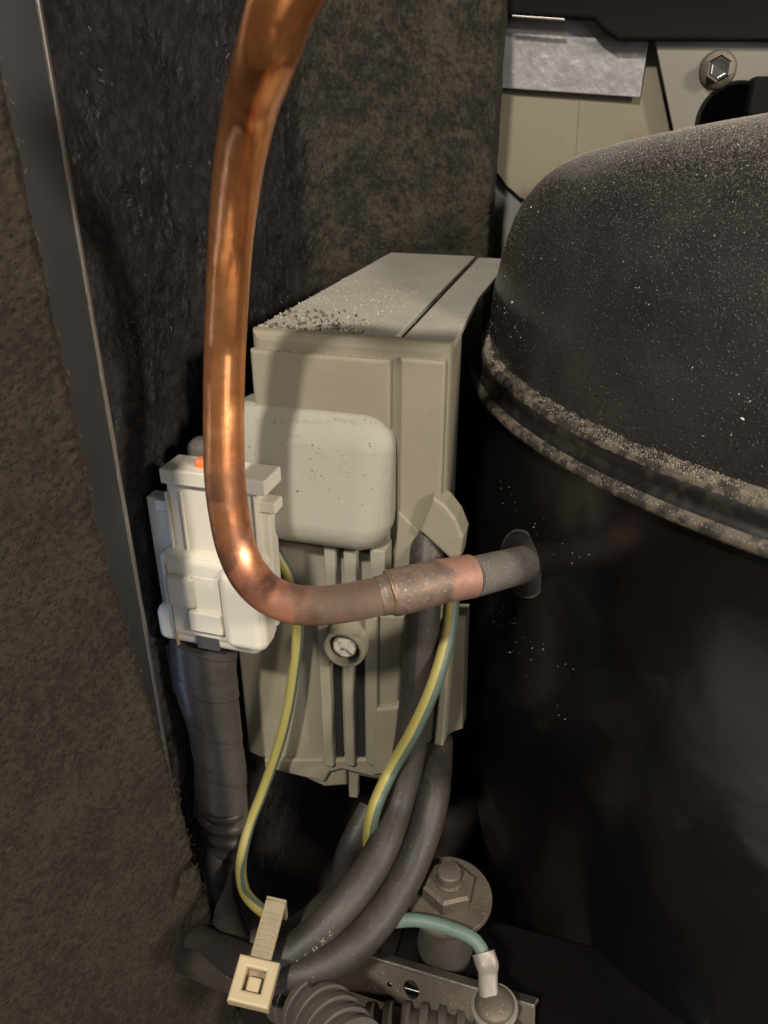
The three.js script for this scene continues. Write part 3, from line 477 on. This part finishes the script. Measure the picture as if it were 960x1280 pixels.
{
  const S = thing('taped_harness', 'grey tape-wrapped wiring harness hanging from the white plug connector', 'wiring harness');
  const c = pathZ([[254, 800, 14], [256, 850, 14], [266, 900, 14], [275, 960, 15], [279, 1026, 17.5]]);
  mesh('tape_wrap', sweep(c, (t, a) => (8.6 - 1.3 * sstep(0.2, 0.55, t) + 0.22 * sstep(0, 0.9, (t * 4.2 + a * 0.12 + 0.2) % 1)) + 0.5 * (fbm(N1, t * 14 + 3, Math.sin(a) * 1.5 + 9, 0, 3) - 0.5), { seg: 260, rad: 64, flat: 0.62 }), M.tape, S, true);
  const torn = slabPx([[206, 806], [248, 812], [256, 900], [258, 1024], [241, 1022], [243, 960], [246, 900], [236, 880], [216, 866]], 14, 14.6, 0.2);
  mesh('tape_flap', torn, M.tape, S);
  const r = slabPx([[216, 1010], [226, 985], [243, 960], [246, 1022], [220, 1030]], 8, 10, 0.5); mesh('tape_tail', r, M.tape, S);
  // corrugated sleeve below the tape
  const k = pathZ([[280, 1008, 17], [283, 1040, 18.5], [281, 1068, 20.5], [275, 1092, 23]]);
  mesh('corrugated_sleeve', sweep(k, (t, a) => 6.3 - 1.7 * t + 0.4 * Math.sin(t * 30 + 0.6 * Math.sin(a + 1)), { seg: 200, rad: 40, flat: 0.8 }), M.conduit, S, true);
  const k2 = pathZ([[224, 1000, 8], [229, 1040, 9], [236, 1085, 12], [246, 1130, 18], [264, 1182, 27]]);
  mesh('corrugated_sleeve', sweep(k2, (t, a) => 3.4 + 0.5 * Math.sin(t * 75), { seg: 260, rad: 28 }), M.conduit, S, true);
}

// ---------------------------------------------------------------- cables
function printed(parent, pts, r, text, t0, t1, a, col = '#c9c0b2', span = 0.62) {           // the row of printed letters along a cable
  const cv = document.createElement('canvas'); cv.width = 1024; cv.height = 64; const x = cv.getContext('2d');
  x.clearRect(0, 0, 1024, 64); x.fillStyle = col; x.font = 'bold 52px sans-serif'; x.textBaseline = 'middle'; x.textAlign = 'center';
  const n = text.length; for (let i = 0; i < n; i++) x.fillText(text[i], (i + 0.5) / n * 1024, 34);
  const im = x.getImageData(0, 0, 1024, 64).data; for (let i = 0; i < im.length; i += 4) { const u = (i / 4) % 1024, v = Math.floor(i / 4 / 1024); im[i + 3] *= sstep(0.22, 0.42, fbm(N1, u / 9, v / 9, 0, 3)); }
  const d = new THREE.DataTexture(new Uint8Array(im), 1024, 64); d.magFilter = d.minFilter = THREE.LinearFilter; d.flipY = false; d.colorSpace = THREE.SRGBColorSpace; d.needsUpdate = true;
  const c = new THREE.CatmullRomCurve3(pts, false, 'centripetal', 0.5), sub = []; for (let i = 0; i <= 12; i++) sub.push(c.getPointAt(t0 + (t1 - t0) * i / 12));
  return mesh('print', sweep(sub, r, { seg: 60, rad: 8, a0: a - span / 2, a1: a + span / 2, cap: false, uvn: true }), std({ map: d, transparent: true, roughness: 0.6 }), parent, true);
}
const cableA = pathZ([[536, 660, -2], [532, 720, 4], [527, 790, 8.5], [522, 860, 10], [513, 930, 11]]).concat(pathY([[500, 1000, 41], [478, 1060, 36], [446, 1112, 32], [404, 1160, 28], [362, 1192, 25], [322, 1206, 23], [285, 1196, 17], [250, 1178, 6], [214, 1150, -4]]));
const cableB = pathZ([[548, 925, -6]]).concat(pathY([[543, 985, 43], [532, 1035, 38], [512, 1088, 33], [481, 1140, 29], [438, 1186, 26], [392, 1212, 24], [352, 1222, 22], [315, 1222, 19], [266, 1208, 12], [234, 1194, 0], [205, 1170, -10]]));
{
  const g = 'black cables under the compressor stub';
  const A = thing('power_cable', 'upper thick black cable coming out under the copper stub, beside the yellow-green wire', 'cable', g);
  mesh('cable_sheath', sweep(cableA, t => 4.05 - 0.1 * t, { seg: 260, rad: 32, bump: (s, a) => 0.35 * (fbm(N2, s / 9, a / 6.283185 * 6, [0, 6], 2) - 0.5) }), M.cable, A, true);
  printed(A, cableA, 4.26, '2X0.75 SHE 0008 E06E6B', 0.60, 0.86, 0.15, '#7a7268', 0.42);
  const B = thing('power_cable', 'lower thick black cable looping from the control box corner to the cable tie', 'cable', g);
  mesh('cable_sheath', sweep(cableB, t => 3.95 + 0.1 * t, { seg: 260, rad: 32, bump: (s, a) => 0.35 * (fbm(N2, s / 9 + 7, a / 6.283185 * 6, [0, 6], 2) - 0.5) }), M.cable, B, true);
  const cableC = pathZ([[274, 1066, 21], [276, 1110, 28], [285, 1150, 37], [302, 1190, 47], [330, 1212, 52], [362, 1216, 50]]);
  const C = thing('power_cable', 'printed black cable below the corrugated sleeve, left of the cable tie', 'cable', g);
  mesh('cable_sheath', sweep(cableC, t => 3.6, { seg: 120, rad: 32 }), M.cable, C, true);
  printed(C, cableC, 3.63, 'EWWBBEZV 4E', 0.12, 0.62, -0.30, '#6b655e', 0.42);
  const D = thing('power_cable', 'dim black cable behind the others left of the bundle, in shadow', 'cable', g);
  mesh('cable_sheath', sweep(pathY([[462, 1010, 22], [436, 1062, 16], [424, 1110, 16], [398, 1140, 20], [360, 1170, 20], [318, 1180, 18]]), 3.2, { seg: 100, rad: 24 }), M.cable, D, true);
  const Ecab = thing('power_cable', 'short dark cable beside the foam notch, curving under the tie', 'cable', g);
  mesh('cable_sheath', sweep(pathZ([[236, 1110, 6], [246, 1150, 16], [262, 1190, 27], [290, 1209, 38], [335, 1220, 46]]), 3.5, { seg: 80, rad: 24 }), M.cable, Ecab, true);
  mesh('pale_tag', slabPx([[523, 990], [523, 962], [546, 966]], 9, 9.6, 0.1), M.lug, B);
  mesh('silver_mark', sweep(cableA.slice(8, 10).map(p => p.clone().add(V(0.6, -3.9, 2.4))), 0.42, { seg: 10, rad: 8 }), M.bright, A, true);
}
function earthWire(name, label, pts, r, stripe) {
  const W = thing(name, label, 'wire', 'yellow and green earth wires');
  mesh('insulation', sweep(pts, r, { seg: 160, rad: 24 }), M.yellow, W, true);
  mesh('green_stripe', sweep(pts, r + 0.03, { seg: 160, rad: 12, a0: stripe[0], a1: stripe[1], cap: false, ref: V(0.1, 0.45, 0.88) }), M.green, W, true);
}
earthWire('earth_wire', 'yellow wire with green stripe hanging left of the screw boss', pathZ([[345, 690, 5], [362, 722, 6], [372, 770, 7], [366, 850, 8], [352, 920, 9]]).concat(pathZ([[330, 985, 12], [311, 1035, 18], [302, 1075, 25], [304, 1108, 33], [318, 1130, 39], [345, 1150, 42]])), 1.45, [-1.5, -0.8]);
earthWire('earth_wire', 'yellow wire with broad green side crossing the black cable on the right', pathZ([[566, 735, 1], [561, 790, 8], [545, 850, 15], [519, 910, 18], [488, 965, 19]]).concat(pathY([[469, 1008, 46], [462, 1045, 36], [466, 1075, 27], [474, 1100, 18]])), 1.72, [-2.4, -0.15]);
{
  const t = thing('cable_tie', 'dusty cream nylon cable tie with square head around the cable bundle', 'cable tie');
  const h = onY(318, 1230, 31), up = onY(346, 1126, 36);
  const dir = h.clone().sub(up).normalize(), xa = V(0.97, -0.18, 0.1).addScaledVector(dir, -V(0.97, -0.18, 0.1).dot(dir)).normalize(), za = xa.clone().cross(dir.clone().negate()).normalize();
  const Mx = new THREE.Matrix4().makeBasis(xa, dir.clone().negate(), za).setPosition(h);
  const ring = new THREE.Shape([[-4.3, -4.3], [4.3, -4.3], [4.3, 4.3], [-4.3, 4.3]].map(q => new THREE.Vector2(...q))); ring.holes.push(new THREE.Path([[-2, -1.9], [-2, 2.2], [2, 2.2], [2, -1.9]].map(q => new THREE.Vector2(...q))));
  mesh('head', new THREE.ExtrudeGeometry(ring, { depth: 3, bevelThickness: 0.5, bevelSize: 0.5, bevelOffset: -0.5, bevelSegments: 3 }).translate(0, 0, -1).applyMatrix4(Mx), M.tie, t);
  mesh('strap', [rbox(-2.3, 3.6, 0.2, 2.3, h.distanceTo(up), 1.4, 0.35), rbox(-2.3, h.distanceTo(up) - 1, -9, 2.3, h.distanceTo(up) + 0.3, 1.4, 0.35), ...Array.from({ length: Math.floor((h.distanceTo(up) - 7) / 1.1) }, (_, i) => rbox(-1.5, 5.2 + i * 1.1, 1.2, 1.5, 5.7 + i * 1.1, 1.62, 0.08, 1))].map(g => g.applyMatrix4(Mx)), M.tieDusty, t);
  mesh('pawl', rbox(-1.3, -1.8, -0.4, 1.5, 1.0, 1.4, 0.4).applyMatrix4(Mx), M.tie, t);
  mesh('head_floor', rbox(-2.2, -2.1, -1, 2.2, 2.3, 0, 0.2).applyMatrix4(Mx), M.tieDusty, t);
}

// ---------------------------------------------------------------- mounting bolt, rail, ground wire
{
  const k = 186 / F, c = at(560, 1118, 186), G = thing('mounting_bolt', 'rusty hex nut and bolt on a round washer over a rubber foot', 'bolt');
  const y0 = c.y, put = g => g.translate(c.x, y0, c.z);
  mesh('mounting_foot', rbox(c.x - 12, y0 - 24, c.z - 12, c.x + 60, y0 - 21.5, c.z + 12, 0.8), M.enamel, comp);
  mesh('rubber_foot', put(lathe([[0.01, -22], [6.5, -22], [7, -18], [6.4, -12], [7.2, -6], [8, -1.6], [0.01, -1.6]], 48)), M.rubber, G);
  mesh('washer', put(lathe([[0.01, -1.6], [10.4, -1.6], [10.6, -1.2], [10.6, 0], [10.3, 0.5], [0.01, 0.7]], 56)), M.steelDusty, G);
  const nut = put(lathe([[0.01, 0.5], [6.2, 0.5], [6.4, 0.9], [6.4, 4.2], [5.6, 4.9], [0.01, 4.9]], 6)).toNonIndexed(); nut.computeVertexNormals();
  mesh('hex_nut', nut, M.steelDusty, G);
  mesh('bolt', put(lathe([[0.01, 4.8], [3.3, 4.8], [3.3, 5.3], [2.75, 5.6], [2.9, 6.0], [2.75, 6.5], [2.9, 7.0], [2.75, 7.5], [2.9, 8], [2.5, 8.6], [0.01, 8.7]], 32)), M.steelDusty, G);
  // flat rail
  const A = at(400, 1178, 199), B = at(668, 1258, 172), dir = B.clone().sub(A), L = dir.length(); dir.normalize();
  const R = thing('steel_rail', 'dull steel rail with a round hole running under the cables', 'rail');
  const za = V(0.05, 0.55, 0.83).addScaledVector(dir, -V(0.05, 0.55, 0.83).dot(dir)).normalize(); const ya = za.clone().cross(dir).normalize();
  const Mx = new THREE.Matrix4().makeBasis(dir, ya, za).setPosition(A);
  const q = at(508, 1219, 184).sub(A), hx = q.dot(dir);
  mesh('front_web', slab([[0, -9.4], [L - 4, -9.4], [L, -5], [L, 0], [0, 0]], -1, 0, 0.2, [circlePath(hx, -4.6, 2.1)]).applyMatrix4(Mx), M.steelDusty, R);
  mesh('top_flange', rbox(0, -0.5, -3.4, L, 0.5, 0.3, 0.35).applyMatrix4(Mx), M.steel, R);
  mesh('bolt_hole_shade', aim(cyl(2.1, 2.1, 3), V(hx, -4.6, -5), V(0, 0, 1)).applyMatrix4(Mx), M.recessShade, R);  // near-black plug behind the hole, painted as its shade
  const ends = rbox(0, -9.3, -8, 14, -0.9, -1.2, 0.3).applyMatrix4(Mx); mesh('end_block', ends, M.plastic, R);
  // green wire, crimp lug, screw
  const gw = pathAt([[446, 1146, 180], [480, 1152, 178], [520, 1150, 176], [562, 1160, 174], [593, 1175, 171.5], [607, 1196, 170]]);
  const W = thing('ground_wire', 'pale green ground wire ending in a crimped ring terminal', 'wire');
  mesh('insulation', sweep(gw, 1.48, { seg: 90, rad: 24, bump: (s, a) => 0.06 * fbm(N1, s, a * 2, 0, 2) }), M.greenWire, W, true);
  const lug = pathAt([[604, 1190, 170.4], [608, 1205, 169.4], [609, 1228, 168.6], [610, 1244, 168]]);
  mesh('crimp_barrel', sweep(lug, (t, a) => 2.6 - 0.5 * sstep(0.25, 0.5, t) + 0.25 * Math.sin(a * 3), { seg: 50, rad: 30, flat: 0.8 }), M.lug, W, true);
  const sc = at(618, 1258, 167), ax = V(-0.05, 1, 0.05).normalize();
  mesh('ring_tongue', aim(latheZ([[0.01, -0.5], [5.0, -0.5], [5.1, 0], [4.9, 0.5], [0.01, 0.6]], 40), sc, ax), M.lug, W);
  const T = thing('terminal_screw', 'dusty dome head screw holding the ring terminal to the rail', 'screw');
  mesh('dome_head', aim(latheZ([[0.01, 1.9], [1.4, 1.85], [2.8, 1.6], [3.9, 1.0], [4.3, 0.45], [4.2, 0.1], [0.01, 0.1]], 40), sc.clone().addScaledVector(ax, 0.5), ax), M.steelDusty, T);
  mesh('tab', aim(rbox(1.5, -1.6, -1, 7.5, 1.8, 0.2, 0.3), sc.clone().addScaledVector(ax, -0.8), ax), M.steel, T);
}
{
  const c1 = thing('corrugated_conduit', 'ribbed grey conduit just below the cable tie', 'conduit', 'ribbed conduits along the bottom edge');
  const p1 = pathAt([[352, 1222, 178], [382, 1252, 170], [412, 1284, 162], [440, 1320, 154]]);
  mesh('conduit', sweep(p1, t => 6.6 + 0.9 * Math.min(1, Math.max(-1, 3 * Math.sin(t * 46))), { seg: 240, rad: 36 }), M.conduitPale, c1, true);
  const c2 = thing('corrugated_conduit', 'dim ribbed conduit along the bottom edge under the rail', 'conduit', 'ribbed conduits along the bottom edge');
  const p2 = pathAt([[400, 1308, 184], [470, 1300, 182], [540, 1302, 180], [610, 1312, 178]]);
  mesh('conduit', sweep(p2, t => 7.0 + 0.8 * Math.min(1, Math.max(-1, 3 * Math.sin(t * 62))), { seg: 260, rad: 36 }), M.conduitPale, c2, true);
}

// ---------------------------------------------------------------- loose dust and crumbs
function scatter(name, mat, list) {                                 // list of { p, s }
  const g = new THREE.TetrahedronGeometry(1, 0); const im = new THREE.InstancedMesh(g, mat, list.length), o = new THREE.Object3D();
  list.forEach(({ p, s }, i) => { o.position.copy(p).multiplyScalar(MM); o.rotation.set(rr(0, 6), rr(0, 6), rr(0, 6)); o.scale.set(s * rr(0.6, 1.3) * MM, s * rr(0.4, 0.9) * MM, s * rr(0.6, 1.3) * MM); o.updateMatrix(); im.setMatrixAt(i, o.matrix); });
  im.name = name; im.userData = { kind: 'stuff' }; im.castShadow = im.receiveShadow = true; scene.add(im); return im;
}
{
  const prof = smooth([[126.2, 7], [126, 18], [124.6, 27], [122.4, 36], [119.6, 42.5], [114.5, 48.5], [107, 53.0], [97, 56.2], [85, 59.0], [70, 62.0], [52, 64.8], [30, 66.5], [0, 67]], 70);
  const on = (k, th, off = 0) => { const i = Math.floor(k), f = k - i, a = prof[i], b = prof[Math.min(i + 1, 70)]; const r = a[0] + (b[0] - a[0]) * f, y = a[1] + (b[1] - a[1]) * f; return V(CX + r * Math.sin(th), CY + y + off, CZ + r * Math.cos(th)); };
  const white = [], crumb = [], fine = [];
  for (let i = 0; i < 1700; i++) white.push({ p: on(rr(0, 62), rr(-2.3, 0.4)), s: rr(0.06, 0.2) * (rnd() < 0.06 ? 2.2 : 1) });
  for (let i = 0; i < 460000; i++) { const k = rr(0, 66); if (k < 40 && rnd() > 0.05 + 0.95 * sstep(6, 40, k)) continue; fine.push({ p: on(k, rr(-2.1, 0.3)), s: rr(0.042, 0.10) }); }
  for (let i = 0; i < 14000; i++) { const th = rr(-2.3, 0.4), r = rr(126.2, 128.4), y = 9.1 - (r - 126) * 0.72; if (fbm(N1, th * 30 + 90, r, 0, 3) < 0.42) continue; crumb.push({ p: V(CX + r * Math.sin(th), CY + y + rr(-0.1, 0.15), CZ + r * Math.cos(th)), s: rr(0.05, 0.19) }); }
  for (let i = 0; i < 4200; i++) { const th = rr(-2.3, 0.4), r = rr(130.3, 131.5); crumb.push({ p: V(CX + r * Math.sin(th), CY + 2.0 - (r - 130.3) * 0.8 + rr(0, 0.15), CZ + r * Math.cos(th)), s: rr(0.04, 0.14) }); }
  for (let i = 0; i < 130; i++) { const th = Math.atan2(S1.x - CX, S1.z - CZ) + rr(-0.13, 0.16), y = -rr(14, 60); white.push({ p: V(CX + 130.3 * Math.sin(th), CY + y, CZ + 130.3 * Math.cos(th)), s: rr(0.06, 0.2) }); }
  scatter('white_fleck', M.fleck, white); scatter('fine_dust', M.fineDust, fine); scatter('dust_crumb', M.crumb, crumb);
  const top = [], dark = [];
  for (let i = 0; i < 900; i++) { const z = -3 - 60 * rnd() ** 1.6; top.push({ p: V(rr(-45, -20 + z * -0.05), 150.1, z), s: rr(0.1, 0.42) }); }
  for (let i = 0; i < 500; i++) top.push({ p: V(rr(-45, -5), 150.1, -rr(3, 112)), s: rr(0.08, 0.22) });
  for (let i = 0; i < 130; i++) dark.push({ p: V(-45 + 20 * rnd() ** 2 + rr(0, 8), 150.4, -3 - 20 * rnd() ** 2), s: rr(0.2, 0.6) });
  for (let i = 0; i < 60; i++) { const q = onZ(rr(300, 480), rr(535, 640), 9.1); dark.push({ p: q, s: rr(0.1, 0.3) }); }
  for (let i = 0; i < 260; i++) { const q = onZ(rr(315, 478), 527, 5); top.push({ p: V(q.x, q.y + rr(-0.4, 0.2) - 0.0, rr(2.2, 4.6)), s: rr(0.06, 0.2) }); }
  for (let i = 0; i < 240; i++) top.push({ p: V(rr(-44, -13.5), 146.5, rr(0.2, 1.5)), s: rr(0.05, 0.17) });
  for (let i = 0; i < 60; i++) top.push({ p: V(rr(-11, -2), 147.1, rr(0.2, 1.3)), s: rr(0.05, 0.17) });
  for (let i = 0; i < 240; i++) { const q = onZ(rr(196, 335), rr(592, 597), 17); dark.push({ p: V(q.x, onZ(265, 595, 18.6).y + 0.1, rr(10.5, 18.2)), s: rr(0.04, 0.14) }); }
  scatter('box_crumb', M.crumb, top); scatter('dark_crumb', M.darkCrumb, dark);
  // lint on the left wall
  const lint = []; for (let i = 0; i < 45; i++) { const q = onX(rr(85, 420), rr(0, 620), WX + 1.1); q.add(V(rr(0, 0.8), 0, 0)); const e = q.clone().add(V(rr(-0.3, 0.5), rr(-1.2, 1.2), rr(-1.4, 1.4))); lint.push(sweep([q, q.clone().lerp(e, 0.5).add(V(0.3, rr(-0.4, 0.4), rr(-0.4, 0.4))), e], rr(0.03, 0.06), { seg: 4, rad: 3, cap: false })); }
  const lm = mesh('lint', lint, M.lint, scene); lm.userData.kind = 'stuff';
}

// every thing's own origin at its base
for (const t of things) {
  const b = new THREE.Box3().setFromObject(t), c = b.getCenter(V(0, 0, 0)); c.y = b.min.y;
  t.position.copy(c); for (const k of t.children) k.position.sub(c);
}
scene.traverse(o => { if (o.isMesh) o.castShadow = o.receiveShadow = true; });
renderer.render(scene, camera);
